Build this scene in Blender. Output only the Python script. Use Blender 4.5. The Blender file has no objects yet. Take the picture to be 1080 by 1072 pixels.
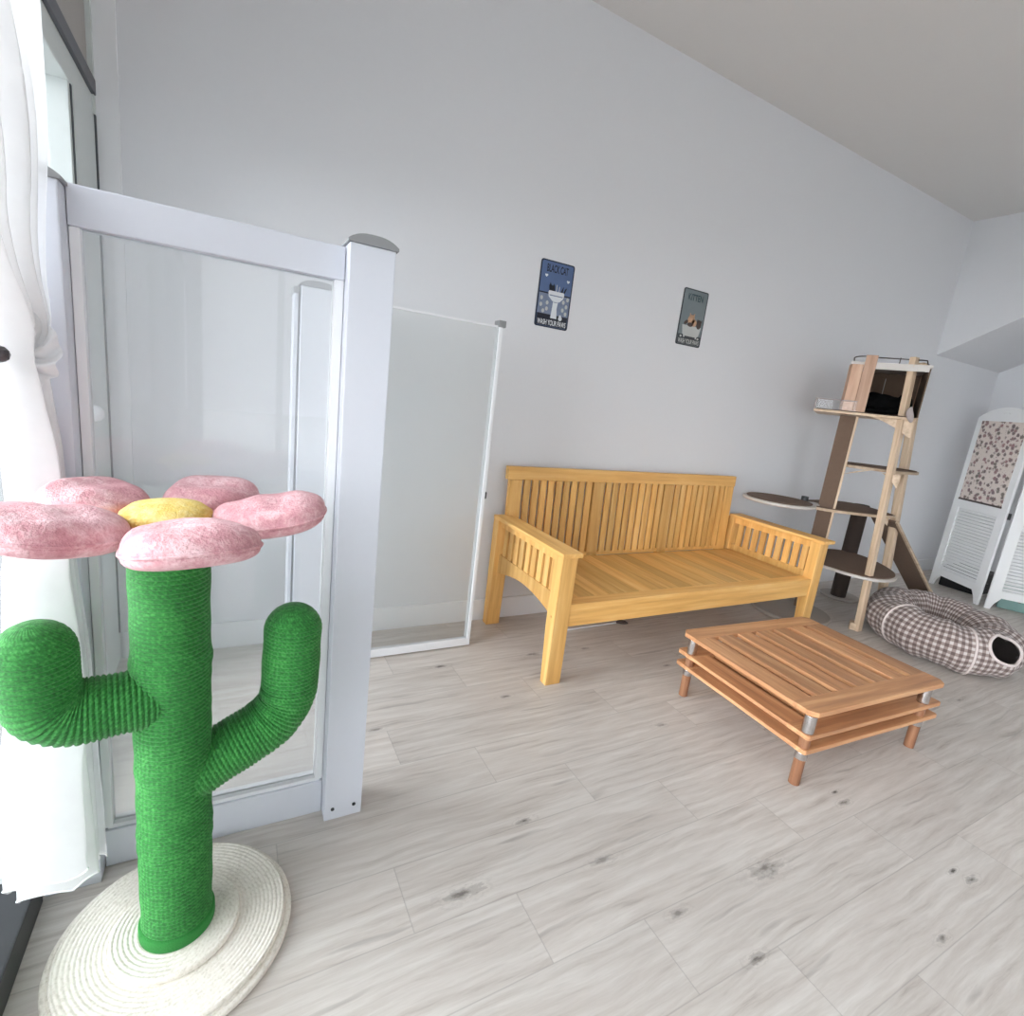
import bpy, bmesh, math, random
from mathutils import Vector, Matrix
random.seed(7)
S = bpy.context.scene
COL = S.collection
PI = math.pi

# ------------------------------------------------------------------ mesh helpers
class MB:
    def __init__(s):
        s.v = []; s.f = []; s.uv = {}
    def add(s, vs, fs, uvs=None):
        n = len(s.v)
        s.v += [Vector(p) for p in vs]
        s.f += [tuple(i + n for i in f) for f in fs]
        if uvs:
            for i, u in enumerate(uvs): s.uv[n + i] = u
        return s
    def box(s, x0, x1, y0, y1, z0, z1, M=None):
        vs = [Vector((x, y, z)) for z in (z0, z1) for y in (y0, y1) for x in (x0, x1)]
        if M: vs = [M @ p for p in vs]
        return s.add(vs, [(0, 2, 3, 1), (4, 5, 7, 6), (0, 1, 5, 4), (2, 6, 7, 3), (0, 4, 6, 2), (1, 3, 7, 5)])
    def beam(s, a, b, w, h, up=(0, 0, 1)):
        a = Vector(a); b = Vector(b); d = (b - a); L = d.length; d.normalize()
        u = Vector(up); sx = d.cross(u)
        if sx.length < 1e-4: sx = d.cross(Vector((1, 0, 0)))
        sx.normalize(); u = sx.cross(d)
        M = Matrix((sx, d, u)).transposed().to_4x4(); M.translation = a
        return s.box(-w / 2, w / 2, 0, L, -h / 2, h / 2, M)
    def prism(s, poly, z0, z1, M=None):
        n = len(poly)
        vs = [Vector((p[0], p[1], z0)) for p in poly] + [Vector((p[0], p[1], z1)) for p in poly]
        if M: vs = [M @ p for p in vs]
        return s.add(vs, [tuple(range(n - 1, -1, -1)), tuple(range(n, 2 * n))] + [(i, (i + 1) % n, n + (i + 1) % n, n + i) for i in range(n)])
    def lathe(s, prof, c=(0, 0, 0), n=48, M=None):
        m = len(prof); vs = []
        for j in range(n):
            a = 2 * PI * j / n
            for r, z in prof:
                p = Vector((r * math.cos(a), r * math.sin(a), z))
                if M: p = M @ p
                vs.append(p + Vector(c))
        fs = []
        for j in range(n):
            k = (j + 1) % n
            for i in range(m - 1):
                fs.append((j * m + i, k * m + i, k * m + i + 1, j * m + i + 1))
        s.add(vs, fs)
        return s
    def cyl(s, a, b, r, n=20, r2=None):
        a = Vector(a); b = Vector(b); d = b - a; L = d.length
        q = d.normalized().to_track_quat('Z', 'Y').to_matrix().to_4x4(); q.translation = a
        r2 = r if r2 is None else r2
        return s.lathe([(1e-5, 0), (r, 0), (r2, L), (1e-5, L)], n=n, M=q)
    def tube(s, pts, rad, n=12, closed=False, uv=False, cap=True):
        pts = [Vector(p) for p in pts]; N = len(pts)
        R = rad if callable(rad) else (lambda i: rad)
        T = []
        for i in range(N):
            if closed: t = pts[(i + 1) % N] - pts[i - 1]
            else: t = pts[min(i + 1, N - 1)] - pts[max(i - 1, 0)]
            T.append(t.normalized())
        ref = Vector((0, 0, 1)) if abs(T[0].z) < .9 else Vector((0, 1, 0))
        nrm = (ref - T[0] * ref.dot(T[0])).normalized()
        vs = []; uvs = []; cols = n + 1 if uv else n
        sl = 0
        for i in range(N):
            if i:
                ax = T[i - 1].cross(T[i])
                if ax.length > 1e-8:
                    nrm = Matrix.Rotation(T[i - 1].angle(T[i]), 3, ax.normalized()) @ nrm
                sl += (pts[i] - pts[i - 1]).length
            bi = T[i].cross(nrm); r = R(i)
            for j in range(cols):
                a = 2 * PI * j / n
                vs.append(pts[i] + (nrm * math.cos(a) + bi * math.sin(a)) * r)
                uvs.append((sl, j / n))
        fs = []
        for i in range(N if closed else N - 1):
            k = (i + 1) % N
            for j in range(n):
                jj = j + 1 if uv else (j + 1) % n
                fs.append((i * cols + j, i * cols + jj, k * cols + jj, k * cols + j))
        if cap and not closed and not uv:
            fs.append(tuple(range(n - 1, -1, -1))); fs.append(tuple((N - 1) * n + j for j in range(n)))
        s.add(vs, fs, uvs if uv else None)
        return s
    def build(s, name, mat, parent=None, bev=0, smooth=False, seg=2):
        me = bpy.data.meshes.new(name)
        base = root_loc(parent)
        bm = bmesh.new()
        vv = [bm.verts.new(p - base) for p in s.v]
        bm.verts.ensure_lookup_table()
        uvl = bm.loops.layers.uv.new('UVMap') if s.uv else None
        for f in s.f:
            try: fc = bm.faces.new([vv[i] for i in f])
            except ValueError: continue
            fc.smooth = smooth
            if uvl:
                for l, i in zip(fc.loops, f):
                    if i in s.uv: l[uvl].uv = s.uv[i]
        if bev:
            bmesh.ops.bevel(bm, geom=list(bm.edges), offset=bev, segments=seg, affect='EDGES', profile=.6, clamp_overlap=True)
        if not s.uv: bmesh.ops.recalc_face_normals(bm, faces=list(bm.faces))
        bm.to_mesh(me); bm.free()
        me.materials.append(mat)
        o = bpy.data.objects.new(name, me); COL.objects.link(o)
        if parent: o.parent = parent
        return o

def root_loc(p):
    if p is None: return Vector((0, 0, 0))
    while p.parent: p = p.parent
    return p.location.copy()

def tag(o, label, cat, group=None):
    o['label'] = label; o['category'] = cat
    if group: o['group'] = group
    return o
def thing(name, label, cat, loc, group=None):
    o = bpy.data.objects.new(name, None); COL.objects.link(o)
    o.empty_display_size = .05; o.location = loc
    return tag(o, label, cat, group)
def struct(mb, name, mat, **k):
    o = mb.build(name, mat, None, **k); o['kind'] = 'structure'; return o
def solo(mb, name, mat, label, cat, loc, **k):
    o = mb.build(name, mat, None, **k)
    L = Vector(loc)
    for v in o.data.vertices: v.co -= L
    o.location = L
    return tag(o, label, cat)

# ------------------------------------------------------------------ materials
class NT:
    def __init__(s, name):
        s.m = bpy.data.materials.new(name); s.m.use_nodes = True
        s.t = s.m.node_tree; s.t.nodes.clear()
        s.out = s.n('ShaderNodeOutputMaterial')
    def n(s, typ, **kw):
        nd = s.t.nodes.new(typ)
        for k, v in kw.items():
            if k in nd.inputs.keys(): s.set(nd.inputs[k], v)
            else: setattr(nd, k, v)
        return nd
    def set(s, sock, v):
        if isinstance(v, bpy.types.NodeSocket): s.t.links.new(v, sock)
        else: sock.default_value = v
    def math(s, op, a, b=None, c=None, clamp=False):
        nd = s.t.nodes.new('ShaderNodeMath'); nd.operation = op; nd.use_clamp = clamp
        for i, v in enumerate((a, b, c)):
            if v is not None: s.set(nd.inputs[i], v)
        return nd.outputs[0]
    def mix(s, fac, a, b, mode='MIX'):
        nd = s.t.nodes.new('ShaderNodeMix'); nd.data_type = 'RGBA'; nd.blend_type = mode
        s.set(nd.inputs[0], fac); s.set(nd.inputs[6], a); s.set(nd.inputs[7], b)
        return nd.outputs[2]
    def ramp(s, fac, stops):
        nd = s.t.nodes.new('ShaderNodeValToRGB'); e = nd.color_ramp.elements
        e[0].position, e[0].color = stops[0]; e[1].position, e[1].color = stops[-1]
        for p, c in stops[1:-1]:
            x = e.new(p); x.color = c
        s.set(nd.inputs[0], fac); return nd.outputs[0]
    def noise(s, vec, scale, detail=3, rough=.55, out=0):
        nd = s.n('ShaderNodeTexNoise'); nd.inputs['Scale'].default_value = scale
        nd.inputs['Detail'].default_value = detail; nd.inputs['Roughness'].default_value = rough
        if vec is not None: s.t.links.new(vec, nd.inputs['Vector'])
        return nd.outputs[out]
    def mapping(s, vec, scale=(1, 1, 1), loc=(0, 0, 0), rot=(0, 0, 0)):
        nd = s.n('ShaderNodeMapping'); nd.inputs['Scale'].default_value = scale
        nd.inputs['Location'].default_value = loc; nd.inputs['Rotation'].default_value = rot
        s.t.links.new(vec, nd.inputs['Vector']); return nd.outputs[0]
    def obj(s): return s.n('ShaderNodeTexCoord').outputs['Object']
    def uv(s): return s.n('ShaderNodeTexCoord').outputs['UV']
    def bump(s, h, strength=.3, dist=.01):
        nd = s.n('ShaderNodeBump'); nd.inputs['Strength'].default_value = strength
        nd.inputs['Distance'].default_value = dist; s.t.links.new(h, nd.inputs['Height']); return nd.outputs[0]
    def pbr(s, color, rough=.6, normal=None, **kw):
        b = s.n('ShaderNodeBsdfPrincipled'); s.set(b.inputs['Base Color'], color); s.set(b.inputs['Roughness'], rough)
        if normal: s.t.links.new(normal, b.inputs['Normal'])
        for k, v in kw.items(): s.set(b.inputs[k.replace('_', ' ')], v)
        s.t.links.new(b.outputs[0], s.out.inputs[0]); return b

def rgb(r, g, b):   # sRGB 0-255 to linear
    f = lambda c: (c / 255 / 12.92) if c / 255 <= .04045 else ((c / 255 + .055) / 1.055) ** 2.4
    return (f(r), f(g), f(b), 1)

def plain(name, col, rough=.5, bump=0, bscale=60, var=.06, **kw):
    t = NT(name); o = t.obj()
    nz = t.noise(o, bscale * .2, 4)
    dark = tuple(c * (1 - var) for c in col[:3]) + (1,); lite = tuple(min(1, c * (1 + var)) for c in col[:3]) + (1,)
    c = t.mix(nz, dark, lite)
    nrm = t.bump(t.noise(o, bscale, 3), bump, .004) if bump else None
    t.pbr(c, rough, nrm, **kw); return t.m

def wood(name, dark, mid, lite, axis='Y', rough=.45, scale=1., island=.35):
    t = NT(name); o = t.obj()
    isl = t.n('ShaderNodeNewGeometry').outputs['Random Per Island']
    off = t.n('ShaderNodeCombineXYZ'); sc = t.math('MULTIPLY', isl, 9.)
    for i in range(3): t.t.links.new(sc, off.inputs[i])
    va = t.n('ShaderNodeVectorMath', operation='ADD'); t.t.links.new(o, va.inputs[0]); t.t.links.new(off.outputs[0], va.inputs[1])
    st = {'X': (1.2, 22, 22), 'Y': (22, 1.2, 22), 'Z': (22, 22, 1.2)}[axis]
    st = tuple(a * scale for a in st)
    mp = t.mapping(va.outputs[0], st)
    g = t.noise(mp, 1.6, 5, .6)
    fine = t.noise(t.mapping(va.outputs[0], tuple(a * 4 for a in st)), 1.5, 3, .6)
    c = t.ramp(g, [(.28, dark), (.5, mid), (.74, lite)])
    c = t.mix(t.math('MULTIPLY', fine, .22), c, dark)
    tint = t.math('ADD', t.math('MULTIPLY', isl, island), 1 - island * .55)
    hs = t.n('ShaderNodeHueSaturation'); t.set(hs.inputs['Value'], tint); t.set(hs.inputs['Color'], c)
    nrm = t.bump(fine, .12, .002)
    t.pbr(hs.outputs[0], rough, nrm); return t.m

def make_floor_mat():
    t = NT('grey_oak_planks'); o = t.obj()
    sep = t.n('ShaderNodeSeparateXYZ'); t.t.links.new(o, sep.inputs[0])
    x, y = sep.outputs[0], sep.outputs[1]
    rowf = t.math('DIVIDE', t.math('SUBTRACT', y, .70), .18)
    row = t.math('FLOOR', rowf); fy = t.math('SUBTRACT', rowf, row)
    uf = t.math('DIVIDE', t.math('ADD', t.math('SUBTRACT', x, .632), t.math('MULTIPLY', row, .265)), .915)
    u = t.math('FLOOR', uf); fx = t.math('SUBTRACT', uf, u)
    idv = t.n('ShaderNodeCombineXYZ'); t.set(idv.inputs[0], u); t.set(idv.inputs[1], row)
    wn = t.n('ShaderNodeTexWhiteNoise', noise_dimensions='3D'); t.t.links.new(idv.outputs[0], wn.inputs['Vector'])
    rnd = wn.outputs['Value']
    sh = t.n('ShaderNodeCombineXYZ'); t.set(sh.inputs[0], t.math('MULTIPLY', rnd, 13.)); t.set(sh.inputs[1], t.math('MULTIPLY', rnd, 7.)); t.set(sh.inputs[2], t.math('MULTIPLY', rnd, 3.))
    va = t.n('ShaderNodeVectorMath', operation='ADD'); t.t.links.new(o, va.inputs[0]); t.t.links.new(sh.outputs[0], va.inputs[1])
    warp = t.noise(t.mapping(va.outputs[0], (1.5, 5, 1)), 2.2, 3, .5, out=1)
    wv = t.n('ShaderNodeVectorMath', operation='MULTIPLY_ADD'); t.t.links.new(warp, wv.inputs[0]); wv.inputs[1].default_value = (.09, .045, 0); t.t.links.new(va.outputs[0], wv.inputs[2])
    grain = t.noise(t.mapping(wv.outputs[0], (2.2, 34, 1)), 1.5, 6, .65)
    blot = t.noise(t.mapping(va.outputs[0], (1.6, 6, 1)), 1.8, 4, .6)
    fine = t.noise(t.mapping(va.outputs[0], (9, 150, 1)), 1.3, 3, .7)
    c = t.ramp(grain, [(.22, rgb(160, 150, 141)), (.40, rgb(196, 188, 180)), (.60, rgb(212, 206, 199)), (.85, rgb(226, 221, 216))])
    c = t.mix(t.math('MULTIPLY', t.math('SUBTRACT', blot, .42, clamp=True), 1.1, clamp=True), c, rgb(198, 188, 180))
    c = t.mix(t.math('MULTIPLY', t.math('SUBTRACT', fine, .55, clamp=True), .6, clamp=True), c, rgb(166, 157, 149))
    hs = t.n('ShaderNodeHueSaturation'); t.set(hs.inputs['Value'], t.math('ADD', t.math('MULTIPLY', rnd, .10), .93)); t.set(hs.inputs['Color'], c)
    c = hs.outputs[0]
    # streak cracks
    st = t.noise(t.mapping(wv.outputs[0], (3.0, 40, 1), (5, 2, 0)), 1.0, 2, .4)
    stm = t.n('ShaderNodeMapRange'); t.t.links.new(st, stm.inputs[0]); stm.inputs[1].default_value = .66; stm.inputs[2].default_value = .76
    c = t.mix(t.math('MULTIPLY', stm.outputs[0], .35), c, rgb(112, 103, 96))
    # knots with rings, where they lie in the boards
    knots = [(.511, .929, .034, 1), (.762, 1.072, .018, 1.2), (1.52, 1.297, .022, .8), (1.085, .522, .02, 1.2), (1.332, .676, .045, .9),
             (.825, 1.968, .022, 1.2), (1.0, 1.666, .02, 1.1), (1.594, 1.93, .02, .8), (1.859, .792, .014, 1.5), (1.842, .748, .02, 1.1),
             (1.774, 1.426, .018, .7), (1.885, .452, .013, 1.5), (1.905, .414, .02, 1.2), (.991, .679, .02, .8), (1.91, 1.667, .018, .9), (.902, .875, .028, .7),
             (1.30, 1.95, .03, .9), (2.9, .5, .02, 1), (3.2, .95, .02, .8), (1.6, .36, .018, 1), (.45, 1.62, .02, .8), (.3, 2.1, .02, .7)]
    mask = None; halo = None
    ringn = t.noise(t.mapping(o, (.6, 1.6, 1)), 46, 4, .65)
    for (kx, ky, r, k) in knots:
        dx = t.math('DIVIDE', t.math('SUBTRACT', x, kx), r * 1.45); dy = t.math('DIVIDE', t.math('SUBTRACT', y, ky), r * .5)
        d = t.math('SQRT', t.math('ADD', t.math('MULTIPLY', dx, dx), t.math('MULTIPLY', dy, dy)))
        d = t.math('ADD', d, t.math('MULTIPLY', t.math('SUBTRACT', ringn, .5), 2.6))
        core = t.math('MULTIPLY', t.math('SUBTRACT', 1., d, clamp=True), k)
        ring = t.math('MULTIPLY', t.math('SUBTRACT', 2.2, d, clamp=True), t.math('MULTIPLY', t.math('ADD', t.math('SINE', t.math('MULTIPLY', d, 9.)), .4), .13 * k))
        mask = core if mask is None else t.math('MAXIMUM', mask, core)
        halo = ring if halo is None else t.math('MAXIMUM', halo, ring)
    c = t.mix(t.math('MULTIPLY', halo, 1., clamp=True), c, rgb(120, 111, 103))
    c = t.mix(t.math('MULTIPLY', mask, .8, clamp=True), c, rgb(84, 77, 71))
    # seams
    ey = t.math('MULTIPLY', t.math('MINIMUM', fy, t.math('SUBTRACT', 1., fy)), .18)
    ex = t.math('MULTIPLY', t.math('MINIMUM', fx, t.math('SUBTRACT', 1., fx)), .915)
    e = t.math('MINIMUM', ex, ey)
    seam = t.math('SUBTRACT', 1., t.math('DIVIDE', e, .0022), clamp=True)
    c = t.mix(t.math('MULTIPLY', seam, .38), c, rgb(120, 114, 108))
    hgt = t.math('SUBTRACT', t.math('MULTIPLY', grain, .35), t.math('MULTIPLY', seam, .6))
    t.pbr(c, .48, t.bump(hgt, .12, .003)); return t.m

def glass_mat(name, tint=(1, 1, 1, 1), refl=1.0, haze=0.):
    t = NT(name)
    tr = t.n('ShaderNodeBsdfTransparent', Color=tint)
    gl = t.n('ShaderNodeBsdfGlossy'); gl.inputs['Roughness'].default_value = .02
    fr = t.n('ShaderNodeFresnel'); fr.inputs['IOR'].default_value = 1.45
    mx = t.n('ShaderNodeMixShader'); t.t.links.new(t.math('MULTIPLY', fr.outputs[0], refl, clamp=True), mx.inputs[0])
    t.t.links.new(tr.outputs[0], mx.inputs[1]); t.t.links.new(gl.outputs[0], mx.inputs[2])
    last = mx
    if haze:
        df = t.n('ShaderNodeBsdfDiffuse'); df.inputs[0].default_value = (.85, .88, .9, 1)
        m2 = t.n('ShaderNodeMixShader'); m2.inputs[0].default_value = haze
        t.t.links.new(mx.outputs[0], m2.inputs[1]); t.t.links.new(df.outputs[0], m2.inputs[2]); last = m2
    t.t.links.new(last.outputs[0], t.out.inputs[0]); return t.m

def rope_mat(name, dark, mid, lite, pitch, k=1.0):
    t = NT(name); uv = t.uv()
    sep = t.n('ShaderNodeSeparateXYZ'); t.t.links.new(uv, sep.inputs[0])
    ph = t.math('ADD', t.math('MULTIPLY', sep.outputs[0], 1 / pitch), t.math('MULTIPLY', sep.outputs[1], 44.))
    tw = t.math('ADD', t.math('MULTIPLY', t.math('SINE', t.math('MULTIPLY', ph, 2 * PI)), .5), .5)
    o = t.obj()
    nz = t.noise(o, 160, 3, .7); big = t.noise(o, 14, 3)
    f = t.math('ADD', t.math('MULTIPLY', tw, .07), t.math('ADD', t.math('MULTIPLY', nz, .7), t.math('MULTIPLY', big, .25)))
    c = t.ramp(f, [(.25, dark), (.52, mid), (.8, lite)])
    nrm = t.bump(t.math('ADD', t.math('MULTIPLY', tw, .35), nz), .5 * k, .0018)
    t.pbr(c, .8, nrm, Sheen_Weight=.12); return t.m

def plush(name, dark, mid, lite):
    t = NT(name); o = t.obj()
    a = t.noise(o, 5, 4, .7); b = t.noise(t.mapping(o, (38, 38, 38)), 1, 5, .75); d = t.noise(o, 200, 2, .6)
    f = t.math('ADD', t.math('MULTIPLY', a, .45), t.math('ADD', t.math('MULTIPLY', b, .42), t.math('MULTIPLY', d, .16)))
    c = t.ramp(f, [(.38, dark), (.5, mid), (.62, lite)])
    nrm = t.bump(t.math('ADD', t.math('MULTIPLY', b, .9), t.math('MULTIPLY', d, .5)), .55, .008)
    t.pbr(c, .85, nrm, Sheen_Weight=.35, Sheen_Roughness=.35, Sheen_Tint=lite); return t.m

def gingham_mat():
    t = NT('gingham_cloth'); uv = t.uv()
    sep = t.n('ShaderNodeSeparateXYZ'); t.t.links.new(uv, sep.inputs[0])
    def stripe(v, k):
        fr = t.math('FRACT', t.math('MULTIPLY', v, k)); a = t.math('ABSOLUTE', t.math('SUBTRACT', fr, .5))
        return t.math('MULTIPLY', t.math('SUBTRACT', a, .2), 14., clamp=True)
    s1 = stripe(sep.outputs[0], 74.); s2 = stripe(sep.outputs[1], 24.)
    f = t.math('MULTIPLY', t.math('ADD', s1, s2), .5)
    nz = t.noise(t.obj(), 90, 3)
    c = t.ramp(f, [(0., rgb(206, 197, 192)), (.5, rgb(152, 136, 131)), (1., rgb(106, 90, 86))])
    c = t.mix(t.math('MULTIPLY', nz, .16), c, rgb(95, 82, 78))
    t.pbr(c, .9, t.bump(t.noise(t.obj(), 30, 3), .35, .01), Sheen_Weight=.15); return t.m

def floral_mat():
    t = NT('floral_cloth'); o = t.obj()
    mp = t.mapping(o, (1, 1, 1))
    v = t.n('ShaderNodeTexVoronoi'); v.inputs['Scale'].default_value = 28; t.t.links.new(mp, v.inputs['Vector'])
    nz = t.noise(mp, 110, 3, .7)
    d = t.math('ADD', v.outputs['Distance'], t.math('MULTIPLY', t.math('SUBTRACT', nz, .5), .9))
    m = t.math('MULTIPLY', t.math('SUBTRACT', .52, d), 6., clamp=True)
    hue = t.n('ShaderNodeSeparateColor'); t.t.links.new(v.outputs['Color'], hue.inputs[0])
    fl = t.ramp(hue.outputs[0], [(0., rgb(88, 74, 76)), (.4, rgb(150, 104, 108)), (.6, rgb(96, 92, 78)), (1., rgb(110, 84, 92))])
    v2 = t.n('ShaderNodeTexVoronoi'); v2.inputs['Scale'].default_value = 60; t.t.links.new(mp, v2.inputs['Vector'])
    m2 = t.math('MULTIPLY', t.math('SUBTRACT', .24, v2.outputs['Distance']), 6., clamp=True)
    c = t.mix(t.math('MULTIPLY', m2, .6), rgb(226, 214, 206), rgb(150, 130, 120))
    c = t.mix(t.math('MULTIPLY', m, .85), c, fl)
    t.pbr(c, .9); return t.m

def curtain_mat():
    t = NT('sheer_curtain_cloth'); o = t.obj()
    col = t.mix(t.noise(o, 30, 2), (.88, .88, .88, 1), (.95, .95, .95, 1))
    df = t.n('ShaderNodeBsdfDiffuse'); t.t.links.new(col, df.inputs[0])
    tl = t.n('ShaderNodeBsdfTranslucent'); t.t.links.new(col, tl.inputs[0])
    tp = t.n('ShaderNodeBsdfTransparent')
    m1 = t.n('ShaderNodeMixShader'); m1.inputs[0].default_value = .45
    t.t.links.new(df.outputs[0], m1.inputs[1]); t.t.links.new(tl.outputs[0], m1.inputs[2])
    m2 = t.n('ShaderNodeMixShader'); m2.inputs[0].default_value = .12
    t.t.links.new(m1.outputs[0], m2.inputs[1]); t.t.links.new(tp.outputs[0], m2.inputs[2])
    t.t.links.new(m2.outputs[0], t.out.inputs[0]); return t.m

M = {}
M['wall'] = plain('white_wall_paint', rgb(225, 226, 229), .75, .05, 220, .01)
M['ceil'] = plain('white_ceiling_paint', rgb(222, 220, 218), .85, .04, 200, .01)
M['trim'] = plain('white_trim_paint', rgb(235, 236, 238), .45, 0, 50, .01)
M['floor'] = make_floor_mat()
M['post'] = plain('white_powder_coat', rgb(212, 215, 223), .4, .02, 300, .012)
M['cap'] = plain('grey_plastic', rgb(142, 143, 144), .5, .03, 200)
M['screw'] = plain('dark_screw', rgb(60, 60, 64), .4, Metallic=.6)
M['alu'] = plain('window_aluminium', rgb(208, 214, 212), .45, .02, 200, .03)
M['alud'] = plain('dark_aluminium', rgb(92, 94, 100), .5, .02, 120, .05)
M['sill'] = plain('black_sill', rgb(46, 48, 50), .45, .03, 120, .06)
M['box'] = plain('shutter_box_paint', rgb(172, 168, 164), .7, .03, 80, .03)
M['line'] = plain('dark_rubber_seal', rgb(78, 82, 86), .7)
M['glass'] = glass_mat('panel_glass', (.985, .99, .99, 1), 1.3, .2)  # diffuse haze stands in for bright reflections veiling the pane
M['gglass'] = glass_mat('gate_glass', (.985, .992, .985, 1), .5, .04)
M['wglass'] = glass_mat('window_glass', (.975, .985, .98, 1), .8)
M['black'] = plain('black_plastic', rgb(26, 26, 28), .45)
M['curtain'] = curtain_mat()
M['lace'] = plain('white_lace', rgb(236, 236, 236), .9, .4, 500, .05)
M['rope'] = rope_mat('green_sisal_rope', rgb(14, 64, 24), rgb(36, 124, 46), rgb(92, 182, 90), .0085)
M['cream'] = rope_mat('cream_sisal_rope', rgb(196, 188, 172), rgb(236, 230, 218), rgb(247, 243, 234), .0085, .35)
M['felt'] = plain('green_felt', rgb(44, 126, 54), .95, .6, 260, .18)
M['pink'] = plush('pink_plush', rgb(192, 128, 136), rgb(213, 156, 162), rgb(240, 205, 208))
M['pinkunder'] = plain('pink_cloth_underside', rgb(214, 160, 166), .9, .2, 150)
M['yellow'] = plush('yellow_plush', rgb(214, 172, 70), rgb(236, 204, 104), rgb(248, 228, 160))
B1, B2, B3 = rgb(206, 153, 84), rgb(228, 178, 104), rgb(242, 202, 134)
M['benchX'] = wood('bench_wood_x', B1, B2, B3, 'X')
M['benchY'] = wood('bench_wood_y', B1, B2, B3, 'Y')
M['benchZ'] = wood('bench_wood_z', B1, B2, B3, 'Z')
T1, T2, T3 = rgb(162, 114, 80), rgb(192, 140, 98), rgb(220, 174, 128)
M['tabX'] = wood('table_wood_x', T1, T2, T3, 'X')
M['tabY'] = wood('table_wood_y', T1, T2, T3, 'Y', island=.45)
M['tabZ'] = wood('table_wood_z', rgb(122, 80, 56), rgb(156, 108, 78), rgb(184, 138, 102), 'Z')
M['chrome'] = plain('brushed_chrome', rgb(205, 200, 198), .25, Metallic=1.)
P1c, P2c, P3c = rgb(166, 142, 116), rgb(198, 174, 147), rgb(214, 193, 168)
M['plyZ'] = wood('birch_plywood_z', P1c, P2c, P3c, 'Z')
M['plyX'] = wood('birch_plywood_x', P1c, P2c, P3c, 'X')
M['plyR'] = wood('cherry_plywood', rgb(164, 126, 100), rgb(190, 152, 126), rgb(206, 172, 146), 'Z')
M['basegrey'] = plain('grey_base_board', rgb(168, 160, 152), .6)
M['carpet'] = plain('brown_carpet', rgb(112, 92, 78), .95, .5, 300, .12)
M['dcarpet'] = plain('dark_brown_carpet', rgb(60, 49, 44), .95, .5, 300, .12)
M['acryl'] = glass_mat('clear_acrylic', (.97, .97, .97, 1), .35, .0)
M['ring'] = plain('pale_rim_plastic', rgb(200, 194, 188), .4)
M['wire'] = plain('dark_wire', rgb(92, 84, 80), .4, Metallic=.7)
M['gingham'] = gingham_mat()
M['piping'] = plain('pale_piping', rgb(214, 202, 198), .9, .3, 300)
M['hole'] = plain('dark_lining', rgb(118, 108, 104), .95)
M['screen'] = plain('white_screen_paint', rgb(240, 241, 241), .55, .03, 100, .015)
M['floral'] = floral_mat()
M['teal'] = plain('teal_plastic', rgb(122, 156, 150), .35)
M['catfur'] = plain('black_fur', rgb(5, 5, 6), .9, .8, 160, .3, Specular_IOR_Level=.15)
M['greytoy'] = plain('grey_plush', rgb(168, 158, 156), .9, .5, 200, .12)
M['pave'] = plain('outdoor_paving', rgb(196, 196, 194), .9, .3, 6, .06)
M['s_blue'] = plain('sign_blue', rgb(84, 106, 146), .45, 0, 90, .22)
M['s_edge'] = plain('sign_navy', rgb(34, 44, 64), .45)
M['s_tile'] = plain('sign_tile_blue', rgb(120, 132, 156), .45, 0, 160, .35)
M['s_white'] = plain('sign_white', rgb(222, 226, 230), .5)
M['s_black'] = plain('sign_black', rgb(20, 24, 40), .5)
M['s_grey'] = plain('sign_grey_green', rgb(118, 128, 132), .5, 0, 60, .12)
M['s_dark'] = plain('sign_charcoal', rgb(50, 55, 60), .5)
M['s_teal'] = plain('sign_dark_teal', rgb(44, 70, 78), .5)
M['s_pot'] = plain('sign_pale_grey', rgb(190, 192, 190), .5)
M['s_tan'] = plain('sign_tan', rgb(196, 156, 124), .5, 0, 200, .3)
M['s_brown'] = plain('sign_brown', rgb(72, 56, 50), .5)

# ------------------------------------------------------------------ room shell
YW, XL, XS, XR, YB, ZC = 2.388, -.40, 5.21, 6.42, -3.4, 3.0
struct(MB().box(XL - .15, XR + .12, YB - .12, YW + .12, -.08, 0), 'floor', M['floor'])
struct(MB().box(XL - .15, XR + .12, YB - .12, YW + .12, ZC, ZC + .1), 'ceiling', M['ceil'])
struct(MB().box(XL - .15, XR + .12, YW, YW + .12, 0, ZC), 'wall_back', M['wall'])
# slanted bulkhead of the stair above the folding screen
w = MB()
Mx = Matrix(((0, 0, 1, 0), (1, 0, 0, 0), (0, 1, 0, 0), (0, 0, 0, 1)))   # (y,z) polygon extruded along x
w.prism([(YW, 1.965), (YW, ZC), (.50, ZC)], XS, XR, Mx)
struct(w, 'wall_right_upper', M['wall'])
struct(MB().box(XL + .01, XR, YW - .014, YW, 0, .118), 'baseboard_back', M['trim'], bev=.003)
struct(MB().box(XR - .014, XR, YB, YW - .014, 0, .118), 'baseboard_right', M['trim'], bev=.003)
# wall behind the camera with an unseen window added for its light
w = MB()
w.box(XL, -.33, YB - .12, YB, 0, ZC); w.box(1.2, XR + .12, YB - .12, YB, 0, ZC)
w.box(-.33, 1.2, YB - .12, YB, 2.6, ZC); w.box(-.33, 1.2, YB - .12, YB, 0, .08)
struct(w, 'wall_front', M['wall'])
wf = MB()
for x in (-.30, .43, 1.17): wf.box(x - .03, x + .03, YB - .09, YB - .03, .08, 2.6)
wf.box(-.33, 1.2, YB - .09, YB - .03, .08, .14); wf.box(-.33, 1.2, YB - .09, YB - .03, 2.54, 2.6)
w2 = struct(wf, 'unseen_window_back', M['alu'])
MB().box(-.27, 1.14, YB - .064, YB - .058, .14, 2.54).build('window_pane', M['wglass'], w2)
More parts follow.
